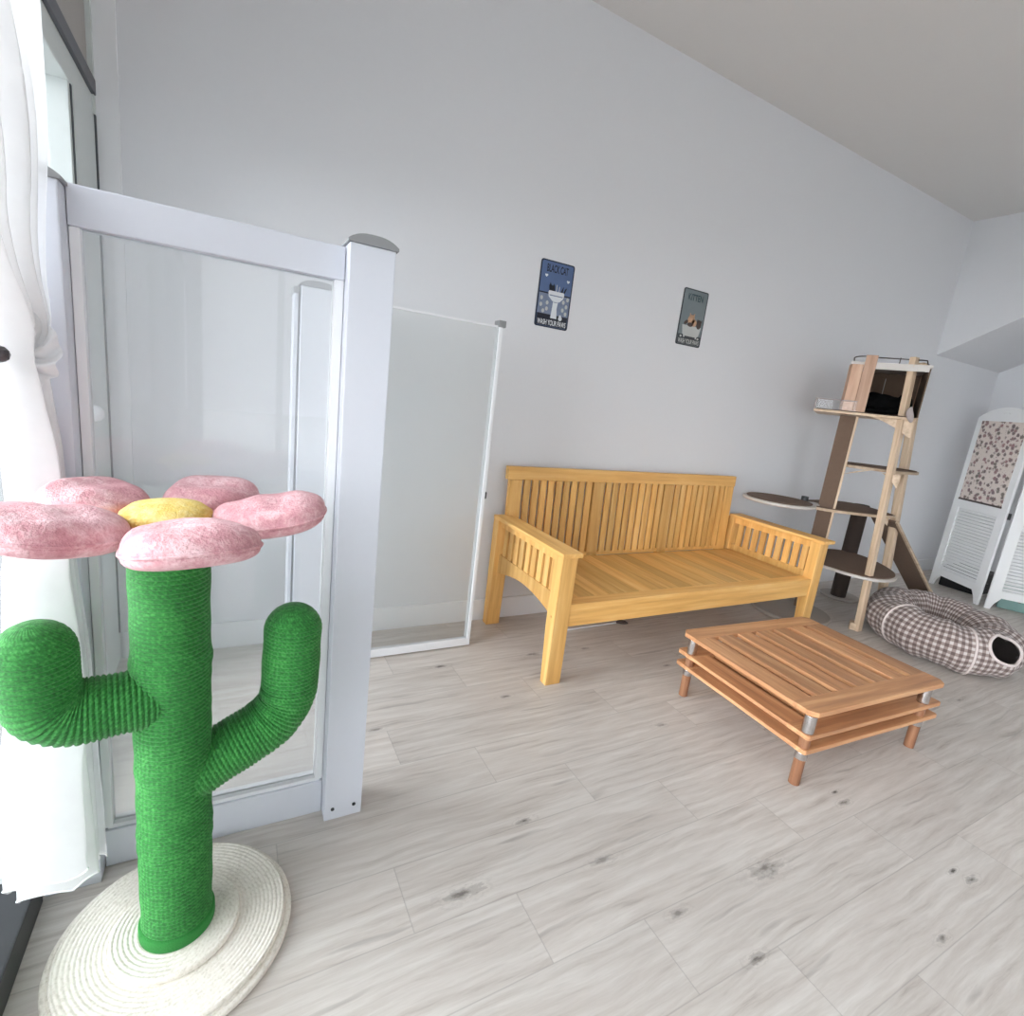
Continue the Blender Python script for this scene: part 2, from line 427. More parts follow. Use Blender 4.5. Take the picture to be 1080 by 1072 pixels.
# unseen window in the right wall, added for light from the right
w = MB()
w.box(XR, XR + .12, YB, -2.6, 0, ZC); w.box(XR, XR + .12, -.7, YW, 0, ZC)
w.box(XR, XR + .12, -2.6, -.7, 0, .9); w.box(XR, XR + .12, -2.6, -.7, 2.2, ZC)
struct(w, 'wall_right', M['wall'])
wf = MB()
for y in (-2.57, -1.65, -.73): wf.box(XR + .03, XR + .09, y - .03, y + .03, .9, 2.2)
wf.box(XR + .03, XR + .09, -2.6, -.7, .9, .96); wf.box(XR + .03, XR + .09, -2.6, -.7, 2.14, 2.2)
w3 = struct(wf, 'unseen_window_right', M['alu'])
MB().box(XR + .058, XR + .064, -2.54, -.76, .96, 2.14).build('window_pane', M['wglass'], w3)
# left shop-front: window frame, glass, sill, shutter box, jamb
wf = MB()
wf.box(XL - .10, XL, 2.105, YW, .09, 1.93)                                # broad jamb at the corner
wf.box(XL - .09, XL - .005, 2.072, 2.092, .09, 1.93)                      # stile beside it
for y in (-3.37, -1.7, .0): wf.box(XL - .08, XL - .01, y - .03, y + .03, .09, 1.93)
w1 = struct(wf, 'window_1', M['alu'], bev=.002)
MB().box(XL - .06, XL - .052, YB, 2.075, .09, 1.93).build('window_pane', M['wglass'], w1)
MB().box(XL - .095, XL - .003, 2.092, 2.106, .09, 1.93).build('rubber_seal', M['line'], w1)
MB().box(XL, XL + .004, YW - .022, YW - .001, .12, 1.95).build('rubber_seal', M['line'], w1)
k = MB(); k.lathe([(.0001, .045), (.012, .043), (.022, .034), (.027, .018), (.028, 0), (.0001, 0)], n=24, M=Matrix.Translation((XL - .006, 2.08, 1.012)) @ Matrix.Rotation(PI / 2, 4, 'Y'))
k.build('knob', M['trim'], w1, smooth=True)
struct(MB().box(XL - .15, XL + .028, YB, 1.262, 0, .075), 'trim_1', M['sill'], bev=.004)        # dark sill
struct(MB().box(XL - .15, XL - .0, 1.262, YW, 0, .09), 'trim_2', M['alu'], bev=.003)
struct(MB().box(XL - .12, XL - .002, YB, YW, 1.925, 2.005), 'trim_3', M['alu'], bev=.004)
struct(MB().box(XL - .12, XL + .008, YB, 2.37, 2.005, 2.05), 'trim_4', M['alud'], bev=.003)
struct(MB().box(XL - .15, XL - .01, YB, YW, 2.05, ZC), 'wall_left', M['box'])
struct(MB().box(XL - .02, XL + .004, YW - .03, YW, 1.95, ZC), 'trim_5', M['alu'])
struct(MB().box(XL + .004, XL + .065, YW - .008, YW, .118, ZC), 'trim_6', M['trim'])
# outdoors
struct(MB().box(-14, XL - .15, -14, 10, -.2, -.1), 'floor_outdoor', M['pave'])
struct(MB().box(XL - .15, 12, -14, YB - .12, -.2, -.1), 'floor_outdoor_front', M['pave'])

# ------------------------------------------------------------------ glass partition
def arch_cap(cx, y0, y1, z, hw):
    m = MB(); n = 14; top = []
    for i in range(n + 1):
        t = -1 + 2 * i / n; top.append((cx + hw * t, z + .006 + .016 * (1 - abs(t) ** 2.8)))
    poly = [(cx - hw, z)] + top + [(cx + hw, z)]
    Mz = Matrix(((1, 0, 0, 0), (0, 0, -1, y1), (0, 1, 0, 0), (0, 0, 0, 1)))
    return m.prism(poly, 0, y1 - y0, Mz)
def post(x0, x1, y0, y1, h, label, side=None):
    t = thing('partition_post', label, 'post', ((x0 + x1) / 2, (y0 + y1) / 2, 0), 'posts of the glass partition')
    MB().box(x0, x1, y0, y1, 0, h).build('post_body', M['post'], t, bev=.003)
    arch_cap((x0 + x1) / 2, y0 - .005, y1 + .005, h, (x1 - x0) / 2 + .005).build('cap', M['cap'], t)
    for sx in (x0 + .022, x1 - .022):
        MB().cyl((sx, y0 - .002, .035), (sx, y0 + .002, .035), .005, 12).build('screw', M['screw'], t)
    return t
post(.225, .327, 1.27, 1.37, 1.508, 'white partition post with grey cap standing in front, right of the pink flower')
t = post(.207, .318, 2.05, 2.15, 1.508, 'white partition post with grey cap seen through the glass, holding the open gate')
MB().box(.186, .199, 2.06, 2.14, .0, 1.48).build('side_profile', M['post'], t, bev=.002)
MB().box(.183, .202, 2.055, 2.145, 1.48, 1.502).build('profile_cap', M['cap'], t)
post(-.372, -.27, 1.27, 1.37, 1.495, 'white partition post at the window wall, half hidden by the sheer curtain')
g = thing('glass_partition', 'fixed glass panel in white rails behind the cactus scratching post', 'glass panel', (-.02, 1.335, 0))
MB().box(-.269, .224, 1.312, 1.362, 1.431, 1.503).build('top_rail', M['post'], g, bev=.003)
MB().box(-.269, .224, 1.312, 1.362, 0, .100).build('bottom_rail', M['post'], g, bev=.003)
MB().box(-.262, .217, 1.320, 1.354, .100, .110).build('glazing_strip', M['trim'], g)
for xa, xb in ((.203, .224), (-.269, -.252)): MB().box(xa, xb, 1.318, 1.356, .105, 1.431).build('side_channel', M['trim'], g, bev=.002)
MB().box(-.255, .203, 1.334, 1.340, .110, 1.431).build('glass_pane', M['glass'], g)
g = thing('glass_gate', 'open glass gate leaf with thin white frame and small black latch, beside the bench', 'gate', (.66, 2.12, 0))
m = MB(); m.box(.33, 1.006, 2.108, 2.132, .008, .045); m.box(.33, 1.006, 2.114, 2.126, 1.498, 1.506)
m.box(.33, .35, 2.106, 2.134, .008, 1.506)
m.build('frame', M['trim'], g, bev=.0015)
MB().box(1.006, 1.022, 2.108, 2.15, .008, 1.506).build('closing_stile', M['trim'], g, bev=.002)
MB().box(.35, 1.006, 2.117, 2.123, .045, 1.498).build('glass_pane', M['gglass'], g)
MB().box(1.000, 1.034, 2.104, 2.152, 1.5, 1.528).build('corner_cap', M['cap'], g, bev=.002)
MB().box(1.016, 1.032, 2.112, 2.128, .742, .775).build('latch', M['black'], g, bev=.004)
MB().cyl((.338, 2.10, 1.2), (.338, 2.10, 1.3), .009, 12).build('hinge', M['cap'], g)
MB().cyl((.338, 2.10, .2), (.338, 2.10, .3), .009, 12).build('hinge', M['cap'], g)

# ------------------------------------------------------------------ curtain
def lerp(a, b, t): return a + (b - a) * t
def keyed(z, ks):
    for (z0, a), (z1, b) in zip(ks, ks[1:]):
        if z <= z1:
            t = max(0, (z - z0) / (z1 - z0)); t = t * t * (3 - 2 * t); return lerp(a, b, t)
    return ks[-1][1]
def curtain_pt(t, z, s=0):
    y0 = keyed(z, [(.1, 1.06), (.42, 1.08), (.54, 1.14), (.8, 1.16), (.90, 1.21), (1.02, 1.21), (1.12, 1.195), (1.19, 1.185), (1.42, 1.02), (2.0, .5), (2.5, .3)])
    y1 = keyed(z, [(.1, 1.262), (.6, 1.262), (.8, 1.262), (1.02, 1.262), (1.19, 1.25), (1.28, 1.25), (1.5, 1.245), (2.5, 1.24)])
    xc = keyed(z, [(.1, -.310), (.55, -.312), (.85, -.318), (1.0, -.325), (1.19, -.33), (1.3, -.322), (1.6, -.318), (2.5, -.318)])
    am = keyed(z, [(.1, .076), (.55, .070), (.85, .058), (1.0, .056), (1.14, .05), (1.19, .046), (1.24, .055), (1.32, .046), (1.6, .064), (2.5, .066)])
    ph = 2 * PI * (4.25 * t) + .9 * math.sin(3 * z + 4 * t) * (1 - t)
    x = xc + am * (math.sin(ph) * (.72 + .28 * math.sin(7 * t + 2 * z) * (1 - t)) + .14 * math.sin(2.7 * ph + 1) * (1 - t * t))
    y = lerp(y0, y1, t) + .012 * min(1, (y1 - y0) / .08) * math.cos(ph * 1.0)
    x = max(x, XL + .012)
    return Vector((x, min(y, 1.252 + .012 * t), z))
c = thing('sheer_curtain', 'white sheer curtain tied back beside the window, lace hem near the floor', 'curtain', (-.33, 1.16, 0))
m = MB(); NTc, NZ = 150, 90; vs = []
for i in range(NZ + 1):
    for j in range(NTc + 1):
        t = j / NTc
        zb = .095 + .11 * max(0, 1 - t * 1.3) + .02 * math.sin(9 * t + 1) + .012 * abs(math.sin(40 * t)) - .02 * (t > .9) * (t - .9) * 10
        z = lerp(zb, 2.5, (i / NZ) ** 1.0)
        vs.append(curtain_pt(t, z))
m.add(vs, [(i * (NTc + 1) + j, i * (NTc + 1) + j + 1, (i + 1) * (NTc + 1) + j + 1, (i + 1) * (NTc + 1) + j) for i in range(NZ) for j in range(NTc)])
m.build('cloth', M['curtain'], c, smooth=True)
m = MB(); hem = []
for j in range(NTc + 1):
    t = j / NTc
    zb = .095 + .11 * max(0, 1 - t * 1.3) + .02 * math.sin(9 * t + 1) + .012 * abs(math.sin(40 * t)) - .02 * (t > .9) * (t - .9) * 10
    hem.append(curtain_pt(t, zb + .002))
m.tube(hem, .0022, 6); m.build('lace_hem', M['lace'], c, smooth=True)
# gathered ruffle of the tie
m = MB(); vs = []; nA, nR = 60, 10
for i in range(nR + 1):
    for j in range(nA + 1):
        a = PI * j / nA; r = (.02 + .045 * (i / nR)) * (1 + .05 * math.sin(13 * a + i * .5))
        vs.append(Vector((-.325 + r * math.sin(a) * .9, 1.215 - .01 + .012 * math.sin(9 * a + i * .7), 1.205 + r * math.cos(a) * 1.15)))
m.add(vs, [(i * (nA + 1) + j, i * (nA + 1) + j + 1, (i + 1) * (nA + 1) + j + 1, (i + 1) * (nA + 1) + j) for i in range(nR) for j in range(nA)])
m.build('ruffle', M['curtain'], c, smooth=True)
h = thing('curtain_holdback', 'dark glass holdback knob pinning the sheer curtain to the window', 'curtain holdback', (-.333, 1.155, 1.19))
k = bpy.data.meshes.new('knob'); bm = bmesh.new(); bmesh.ops.create_icosphere(bm, subdivisions=2, radius=.014); bm.to_mesh(k); bm.free()
ko = bpy.data.objects.new('knob', k); k.materials.append(plain('smoked_crystal', rgb(72, 68, 70), .12, 0, 300, .5)); COL.objects.link(ko); ko.parent = h
MB().cyl((-.343, 1.155, 1.19), (-.40, 1.155, 1.19), .006, 12).build('stem', M['black'], h)
rod = MB().cyl((-.33, -2.6, 2.53), (-.33, 1.27, 2.53), .012, 16)
for y in (-2.5, 1.2): rod.cyl((-.33, y, 2.53), (XL, y, 2.53), .008, 10)
solo(rod, 'curtain_rod', M['alu'], 'metal curtain rod over the window carrying the sheer curtain', 'curtain rod', (-.33, .2, 2.53), smooth=True)

# ------------------------------------------------------------------ cactus scratching post
PITCH = .0085
def arc_path(pts, rad, step):
    """polyline with rounded corners, resampled evenly"""
    P = [Vector(p) for p in pts]; out = [P[0]]
    for i in range(1, len(P) - 1):
        a = (P[i - 1] - P[i]).normalized(); b = (P[i + 1] - P[i]).normalized()
        s = P[i] + a * rad; e = P[i] + b * rad
        for q in range(13):
            t = q / 12; out.append((1 - t) ** 2 * s + 2 * t * (1 - t) * P[i] + t * t * e)
    out.append(P[-1])
    L = [0]
    for u, v in zip(out, out[1:]): L.append(L[-1] + (v - u).length)
    n = max(2, int(L[-1] / step)); res = []; j = 0
    for i in range(n + 1):
        d = L[-1] * i / n
        while j < len(L) - 2 and L[j + 1] < d: j += 1
        t = (d - L[j]) / max(1e-9, L[j + 1] - L[j]); res.append(out[j].lerp(out[j + 1], min(1, t)))
    return res, L[-1]
def rope_tube(pts, R, rad=.05, cap=True, n=56, amp=.0022, wob=0, bands=()):
    path, L = arc_path(pts, rad, PITCH / 8); N = len(path)
    def r(i):
        s = L * i / (N - 1); q = R - amp + amp * abs(math.sin(PI * s / PITCH)) * 1.6
        if wob: q += wob * math.sin(s * 23) * math.sin(s * 61 + 1)
        for bz, bh in bands: q += bh * math.exp(-((s - bz) / .014) ** 2)
        if cap and s > L - R:
            q *= math.sqrt(max(.0004, 1 - ((s - (L - R)) / R) ** 2))
        return q
    return MB().tube(path, r, n, uv=True)
CX, CY = -.103, 1.070
ct = thing('cat_scratching_post', 'green rope cactus scratching post with pink flower seat on a cream rope base', 'cat scratching post', (CX, CY, 0))
# base of coiled cream rope in steps
prof = []
def ring_prof(r0, r1, z):
    n = int(abs(r1 - r0) / PITCH * 6)
    for i in range(n + 1):
        r = lerp(r0, r1, i / n); prof.append((r, z + .0013 * abs(math.sin(PI * (r) / PITCH))))
prof = [(1e-4, 0), (.222, 0)]
for z in (.004, .010): prof += [(.2245, z), (.2245, z + .003)]
ring_prof(.222, .209, .015); prof += [(.2105, .018), (.2105, .024)]
ring_prof(.208, .117, .027); prof += [(.119, .030), (.119, .037)]
ring_prof(.116, .066, .040); prof.append((1e-4, .040))
m = MB(); nn = 128; vs = []; uvs = []
for j in range(nn + 1):
    a = 2 * PI * j / nn
    for r, z in prof: vs.append((CX + r * math.cos(a), CY + r * math.sin(a), z)); uvs.append((r, a / 2 / PI))
mm = len(prof)
m.add(vs, [(j * mm + i, (j + 1) * mm + i, (j + 1) * mm + i + 1, j * mm + i + 1) for j in range(nn) for i in range(mm - 1)], uvs)
m.build('base', M['cream'], ct, smooth=True)
MB().lathe([(.060, .036), (.0685, .036), (.0695, .044), (.0695, .062), (.068, .066), (.060, .066)], (CX, CY, 0), 64).build('base_collar', M['felt'], ct, smooth=True)
rope_tube([(CX, CY, .04), (CX + .002, CY, .925)], .0635, cap=False, n=72, wob=.0010, bands=((.62, .003), (.585, .002), (.52, .0015), (.22, .003), (.25, .002), (.40, .0015))).build('trunk', M['rope'], ct, smooth=True)
rope_tube([(CX - .02, CY - .008, .592), (-.283, 1.035, .592), (-.289, 1.033, .772)], .0555, .058, wob=.001).build('arm', M['rope'], ct, smooth=True)
rope_tube([(CX + .02, CY + .005, .395), (.110, 1.112, .478), (.117, 1.113, .733)], .0575, .075, wob=.001).build('arm', M['rope'], ct, smooth=True)
# flower: five padded petals
FZ = .937
fl = MB().lathe([(1e-4, FZ - .028), (.105, FZ - .024), (.118, FZ - .012), (.10, FZ - .002), (1e-4, FZ)], (CX, CY, 0), 48).build('flower_plate', M['pinkunder'], ct, smooth=True)
def petal(k):
    a0 = math.radians(-75 + 72 * k); rnd = random.Random(k + 3)
    m = MB(); NA, NRr = 72, 20
    R0, R1 = .066, .266 + (.008 if k == 0 else 0) - (.006 if k == 2 else .050 if k == 3 else 0); L = (R1 - R0) / 2; W = (.106, .100, .100, .100, .108)[k]
    def pt(u, ang, side):
        ca, sa = math.cos(ang), math.sin(ang)
        e = .80
        lx = abs(ca) ** e * (1 if ca > 0 else -1); ly = abs(sa) ** .92 * (1 if sa > 0 else -1)
        x = (R0 + L) + L * lx * u
        y = W * ly * u * (1 - .17 * (1 - lx * u) * .9)
        q = max(0, 1 - u ** 3.4)
        if side > 0: z = .031 * max(0, 1 - u ** 8) ** .5 + .009 * (1 - u * u) + .0025 * math.sin(9 * x * 10 + k) * q + .002 * math.sin(60 * y + k * 2) * q
        else: z = -.024 * max(0, 1 - u ** 8) ** .5
        lift = .030 * max(0, (x - R0) / (R1 - R0)) ** 1.5 + .006 * math.sin(k * 2.1)
        return Vector((CX + x * math.cos(a0) - y * math.sin(a0), CY + x * math.sin(a0) + y * math.cos(a0), FZ - .014 + z + lift))
    vs = []; fs = []
    for side in (1, -1):
        n0 = len(vs); vs.append(pt(0, 0, side))
        for i in range(1, NRr + 1):
            u = (i / NRr) ** .45
            for j in range(NA): vs.append(pt(u, 2 * PI * j / NA, side))
        for j in range(NA): fs.append((n0, n0 + 1 + j, n0 + 1 + (j + 1) % NA) if side > 0 else (n0, n0 + 1 + (j + 1) % NA, n0 + 1 + j))
        for i in range(NRr - 1):
            for j in range(NA):
                a, b = n0 + 1 + i * NA + j, n0 + 1 + i * NA + (j + 1) % NA
                c, d = b + NA, a + NA
                fs.append((a, d, c, b) if side > 0 else (a, b, c, d))
    half = len(vs) // 2
    o1 = half - NA; o2 = 2 * half - NA
    for j in range(NA): fs.append((o1 + j, o2 + j, o2 + (j + 1) % NA, o1 + (j + 1) % NA))
    m.add(vs, fs)
    p = m.build('petal', M['pink'], ct, smooth=True)
    s = MB().tube([pt(.995, 2 * PI * j / NA, 1) * .5 + pt(.995, 2 * PI * j / NA, -1) * .5 for j in range(NA)], .003, 8, closed=True)
    s.build('seam', M['pink'], p, smooth=True)
for k in range(5): petal(k)
MB().lathe([(1e-4, FZ + .030), (.03, FZ + .029), (.055, FZ + .024), (.07, FZ + .012), (.073, FZ - .006), (1e-4, FZ - .006)], (CX, CY, 0), 48).build('flower_center', M['yellow'], ct, smooth=True)

# ------------------------------------------------------------------ bench
BX0, BX1, BYF, BYR = 1.205, 3.075, 1.686, 2.352
b = thing('wooden_bench', 'honey coloured slatted wooden bench against the white wall', 'bench', (2.14, 2.02, 0))
def leg(x0, x1, y0, y1, h, ys):     # lower part tapers toward the foot
    m = MB()
    vs = []
    for z, yy0, yy1 in ((0, y0 if ys < 0 else y0 + .012, y1 - .018 if ys < 0 else y1), (.27, y0, y1), (h, y0, y1)):
        vs += [(x0, yy0, z), (x1, yy0, z), (x1, yy1, z), (x0, yy1, z)]
    fs = [(3, 2, 1, 0), (8, 9, 10, 11)]
    for k in (0, 4):
        for i in range(4): fs.append((k + i, k + (i + 1) % 4, k + 4 + (i + 1) % 4, k + 4 + i))
    return m.add(vs, fs)
LW = .078
for xa in (BX0, BX1 - LW):
    leg(xa, xa + LW, BYF, BYF + .062, .592, -1).build('leg', M['benchZ'], b, bev=.004)
    leg(xa, xa + LW, BYR - .058, BYR, .592, 1).build('leg', M['benchZ'], b, bev=.004)
    xm = xa + LW / 2
    # side panel: apron with arched lower edge, rail and nine slats
    sp = MB(); n = 20; ya, yb = BYF + .06, BYR - .058
    lo = [(lerp(ya, yb, i / n), .30 + .045 * math.sin(PI * i / n) - (.02 if i in (0,) else 0)) for i in range(n + 1)]
    poly = lo + [(yb, .405), (ya, .405)]
    sp.prism(poly, xm - .014, xm + .014, Mx)
    sp.box(xm - .018, xm + .018, ya, yb, .552, .592)
    for i in range(9):
        yc = ya + (i + .75) * (yb - ya) / 9.5; sp.box(xm - .009, xm + .009, yc - .019, yc + .019, .40, .56)
    sp.build('side_panel', M['benchZ'], b, bev=.002)
    arm = MB().box(xa - .012 if xa < 2 else xa - .004, xa + LW + .012 if xa < 2 else xa + LW + .028, BYF - .018, BYR - .02, .592, .612)
    arm.build('armrest', M['benchY'], b, bev=.004)
    for dy in (.028,):
        for z in (.315,): MB().cyl((xa - .003 if xa < 2 else xa + LW + .003, BYF + dy, z), (xa + LW / 2, BYF + dy, z), .007, 12).build('bolt', M['benchX'], b)
# seat
m = MB(); n = 19; sx0, sx1 = BX0 + LW, BX1 - LW
for i in range(n):
    a = lerp(sx0, sx1, i / n); e = lerp(sx0, sx1, (i + 1) / n)
    m.box(a + .0007, e - .0007, BYF + .075, BYR - .06, .352, .372)
m.build('seat', M['benchY'], b, bev=.0015)
MB().box(sx0, sx1, BYF + .004, BYF + .074, .342, .374).build('seat_border', M['benchX'], b, bev=.004)
MB().box(sx0, sx1, BYF + .008, BYF + .036, .268, .345).build('front_rail', M['benchX'], b, bev=.003)
MB().box(sx0, sx1, BYR - .05, BYR - .02, .28, .352).build('rear_rail', M['benchX'], b, bev=.003)
# back
def backY(z): return 2.292 + (z - .37) * .045
m = MB(); kx0, kx1 = 1.252, 2.952
def bslat(x0, x1, z0, z1, th=.018):
    vs = []
    for z in (z0, z1):
        y = backY(z); vs += [(x0, y, z), (x1, y, z), (x1, y + th, z), (x0, y + th, z)]
    m.add(vs, [(3, 2, 1, 0), (4, 5, 6, 7)] + [(i, (i + 1) % 4, 4 + (i + 1) % 4, 4 + i) for i in range(4)])
stile = .075; segw = (kx1 - kx0 - 4 * stile) / 3
x = kx0
for s in range(4):
    bslat(x, x + stile, .352, .80, .024); x += stile
    if s < 3:
        for i in range(9):
            p = segw / 9.3; xc = x + (i + .65) * p; bslat(xc - p * .36, xc + p * .36, .38, .80, .014)
        x += segw
m.build('backrest', M['benchZ'], b, bev=.002)
m = MB(); bslat(kx0 - .012, kx1 + .01, .80, .868, .034); m.build('top_rail', M['benchX'], b, bev=.004)
m = MB(); bslat(kx0, kx1, .374, .395, .026); m.build('back_bottom_rail', M['benchX'], b, bev=.003)

# ------------------------------------------------------------------ coffee table
tb = thing('coffee_table', 'low three-tier slatted wooden table with chrome collars in front of the bench', 'table', (2.165, 1.155, 0))
tb.rotation_euler = (0, 0, math.radians(-3))
TO = Vector((2.165, 1.155, 0))
def tier(name, z0, z1, c=.008):
    hx, hy = .415, .322; bw = .088
    def chb(y0, y1):   # end boards with clipped corners
        s = 1 if y1 > 0 else -1
        yo, yi = (y1, y0) if s > 0 else (y0, y1)
        poly = [(-hx, yi), (-hx, yo - s * c), (-hx + c, yo), (hx - c, yo), (hx, yo - s * c), (hx, yi)]
        if s > 0: poly = poly[::-1]
        return poly
    sl = MB(); n = 7; pit = 2 * hx / n
    for i in range(n):
        x0 = -hx + i * pit + (.0 if i == 0 else .018); x1 = -hx + (i + 1) * pit - (.0 if i == n - 1 else .018)
        sl.box(TO.x + x0, TO.x + x1, TO.y - hy + bw - .004, TO.y + hy - bw + .004, z0 + .001, z1 - .0015)
    o = sl.build(name, M['tabY'], tb, bev=.0025)
    for q in ((hy - bw, hy), (-hy, -hy + bw)):
        m = MB(); poly = chb(*q)
        m.prism([(TO.x + p[0], TO.y + p[1]) for p in poly], z0, z1); m.build('end_board', M['tabX'], o, bev=.003)
tier('tabletop', .272, .291, .026); tier('shelf', .186, .203); tier('shelf', .130, .147)
for lx, ly in ((-.393, -.298), (.318, -.298), (-.393, .262), (.318, .262)):
    x, y = TO.x + lx, TO.y + ly
    lg = MB().cyl((x, y, 0), (x, y, .273), .0185, 24).build('leg', M['tabZ'], tb, smooth=False)
    MB().lathe([(.0185, .206), (.0204, .206), (.0205, .206 + .0015), (.0205, .272 - .0015), (.0204, .272), (.0185, .272)], (x, y, 0), 32).build('collar', M['chrome'], lg, smooth=True)
    MB().lathe([(.0185, .102), (.0204, .102), (.0205, .102 + .0015), (.0205, .129 - .0015), (.0204, .129), (.0185, .129)], (x, y, 0), 32).build('collar', M['chrome'], lg, smooth=True)

# ------------------------------------------------------------------ cat tree
A0 = Vector((3.56, 1.645, 0))
U = Vector((.49, -.87, 0)); W = Vector((.87, .49, 0))
def loc(u, w, z): return A0 + U * u + W * w + Vector((0, 0, z))
MU = Matrix((U, W, Vector((0, 0, 1)))).transposed().to_4x4(); MU.translation = A0
tr = thing('cat_tree', 'tall plywood cat tree with brown carpet shelves, cubby and ladder rails', 'cat tree', (3.75, 1.9, 0))
m = MB().beam(A0 + Vector((0, 0, .0)), (3.54, 1.729, 1.715), .034, .048, up=(1, 0, 0)); m.build('ladder_rail', M['plyZ'], tr, bev=.006)
m = MB().beam((4.1, 1.792, 0), (4.1, 1.948, 1.756), .05, .05, up=(1, 0, 0)); m.build('ladder_rail', M['plyZ'], tr, bev=.012, seg=3)
MB().box(-.05, .0, -.02, .05, 0, .05, MU).build('foot_block', M['plyX'], tr, bev=.008)
# column board
MB().box(-.385, -.297, .10, .135, .02, 1.345, MU).build('column', M['carpet'], tr, bev=.003)
MB().box(-.297, -.283, .09, .145, .02, 1.345, MU).build('column_edge', M['plyZ'], tr, bev=.002)
MB().lathe([(1e-4, 0), (.245, 0), (.25, .006), (.25, .016), (.245, .022), (1e-4, .022)], (3.372, 2.0, 0), 56).build('column_base', M['basegrey'], tr)
# rear scratching column
MB().cyl((4.1, 2.09, .018), (4.1, 2.09, .735), .052, 28).build('rear_column', M['dcarpet'], tr)
MB().lathe([(1e-4, 0), (.13, 0), (.134, .005), (.134, .014), (.13, .018), (1e-4, .018)], (4.14, 2.1, 0), 40).build('column_base', M['basegrey'], tr)
def smooth_poly(pts, it=3):
    for _ in range(it):
        q = []
        for i in range(len(pts)):
            a, b_ = pts[i], pts[(i + 1) % len(pts)]
            q += [(a[0] * .75 + b_[0] * .25, a[1] * .75 + b_[1] * .25), (a[0] * .25 + b_[0] * .75, a[1] * .25 + b_[1] * .75)]
        pts = q
    return pts
def inset(pts, k):
    cx = sum(p[0] for p in pts) / len(pts); cy = sum(p[1] for p in pts) / len(pts)
    return [(cx + (p[0] - cx) * k, cy + (p[1] - cy) * k) for p in pts]
def shelf(poly, z, rim='plyX', th=.016, k=.95, it=3):
    pts = smooth_poly(poly, it)
    o = MB().prism(pts, z - th, z).build('shelf', M[rim], tr)
    MB().prism(inset(pts, k), z, z + .005).build('carpet_pad', M['carpet'], o)
    return o
shelf([(3.42, 1.90), (3.46, 1.64), (3.62, 1.56), (3.86, 1.62), (4.10, 1.92), (4.10, 2.16), (3.80, 2.20), (3.46, 2.02)], .37, 'ring')
shelf([(3.38, 2.04), (3.48, 1.90), (3.88, 1.72), (3.98, 1.86), (4.10, 2.14), (3.9, 2.24), (3.5, 2.22)], .735, it=2)
shelf([(3.50, 2.06), (3.60, 1.76), (3.9, 1.70), (4.12, 1.80), (4.06, 2.02), (3.75, 2.18)], 1.037, it=2)
# round platform over the bench arm
o = MB().lathe([(1e-4, .735), (.21, .735), (.222, .741), (.222, .752), (.216, .757), (1e-4, .757)], (3.19, 2.135, 0), 64).build('round_platform', M['ring'], tr)
MB().lathe([(1e-4, .757), (.196, .757), (.2, .760), (.198, .763), (1e-4, .763)], (3.19, 2.135, 0), 64).build('carpet_pad', M['carpet'], o)
MB().beam((3.38, 2.09, .741), (3.52, 2.06, .741), .10, .014).build('platform_arm', M['ring'], tr, bev=.003)
MB().cyl((3.395, 2.09, .748), (3.395, 2.09, .79), .022, 16).build('platform_knob', M['black'], tr)
# top platform with cubby
o = MB().box(-.535, .0, -.02, .50, 1.350, 1.366, MU).build('top_platform', M['plyX'], tr, bev=.003)
MB().box(-.52, -.015, -.012, .49, 1.366, 1.371, MU).build('carpet_pad', M['dcarpet'], o)
def gusset(u0, u1, w, z, h, th=.014, flip=False):
    n = 10; pts = [(u0, z), (u1, z)]
    hi = u1 if not flip else u0; lo_ = u0 if not flip else u1
    pts.append((hi, z - h))
    for i in range(1, n):
        t = i / n; pts.append((lerp(hi, lo_, t), z - h * (1 - t) ** 1.6 + 0))
    Mg = MU @ Matrix(((1, 0, 0, 0), (0, 0, -1, w), (0, 1, 0, 0), (0, 0, 0, 1)))
    return MB().prism(pts, 0, th, Mg)
gusset(-.24, -.005, .02, 1.350, .105).build('bracket', M['plyX'], tr)
gusset(-.10, .0, .02, 1.021, .085).build('bracket', M['plyX'], tr)
gusset(-.283, -.15, .11, 1.021, .045, flip=True).build('bracket', M['plyX'], tr)
gusset(-.06, .045, .52, 1.021, .085).build('bracket', M['plyX'], tr)
gusset(-.10, .045, .52, .719, .08).build('bracket', M['plyX'], tr)
gusset(-.06, .0, .02, .354, .075).build('bracket', M['ring'], tr)
# cubby walls
cub = MB(); n = 10
cub.box(-.385, -.325, -.005, .008, 1.371, 1.655, MU)            # front boards
cub.box(-.323, -.262, -.010, .004, 1.371, 1.712, MU)
cub.build('cubby_front', M['plyR'], tr, bev=.002)
m = MB(); ring = []
for i in range(n + 1):
    a = PI / 2 * i / n; ring.append((-.385 - .0 + .09 * (1 - math.cos(a)) - .012 * math.sin(a * 2), .0 + .33 * math.sin(a)))
outer = [(-.385, .0)] + [(-.40, .05), (-.40, .25), (-.39, .36), (-.36, .44), (-.30, .47), (.0, .47), (.02, .45)]
inner = [(p[0] + (.012 if p[0] < -.29 else 0), p[1] - (.012 if p[1] > .40 else 0)) for p in outer]
m.prism(outer + inner[::-1], 1.371, 1.655, MU); m.build('cubby_wall', M['plyR'], tr)
for bb in ((-.35, .0, .450, .456), (-.386, -.380, .03, .36), (.004, .010, .03, .44)): MB().box(*bb, 1.372, 1.654, MU).build('cubby_lining', M['carpet'], tr)
MB().prism([(-.395, -.004), (-.40, .25), (-.36, .45), (-.30, .48), (.0, .48), (.02, .45), (.012, -.004)], 1.655, 1.671, MU).build('cubby_roof', M['ring'], tr)
MB().box(-.262, .0, -.006, .004, 1.632, 1.655, MU).build('cubby_lintel', M['ring'], tr)
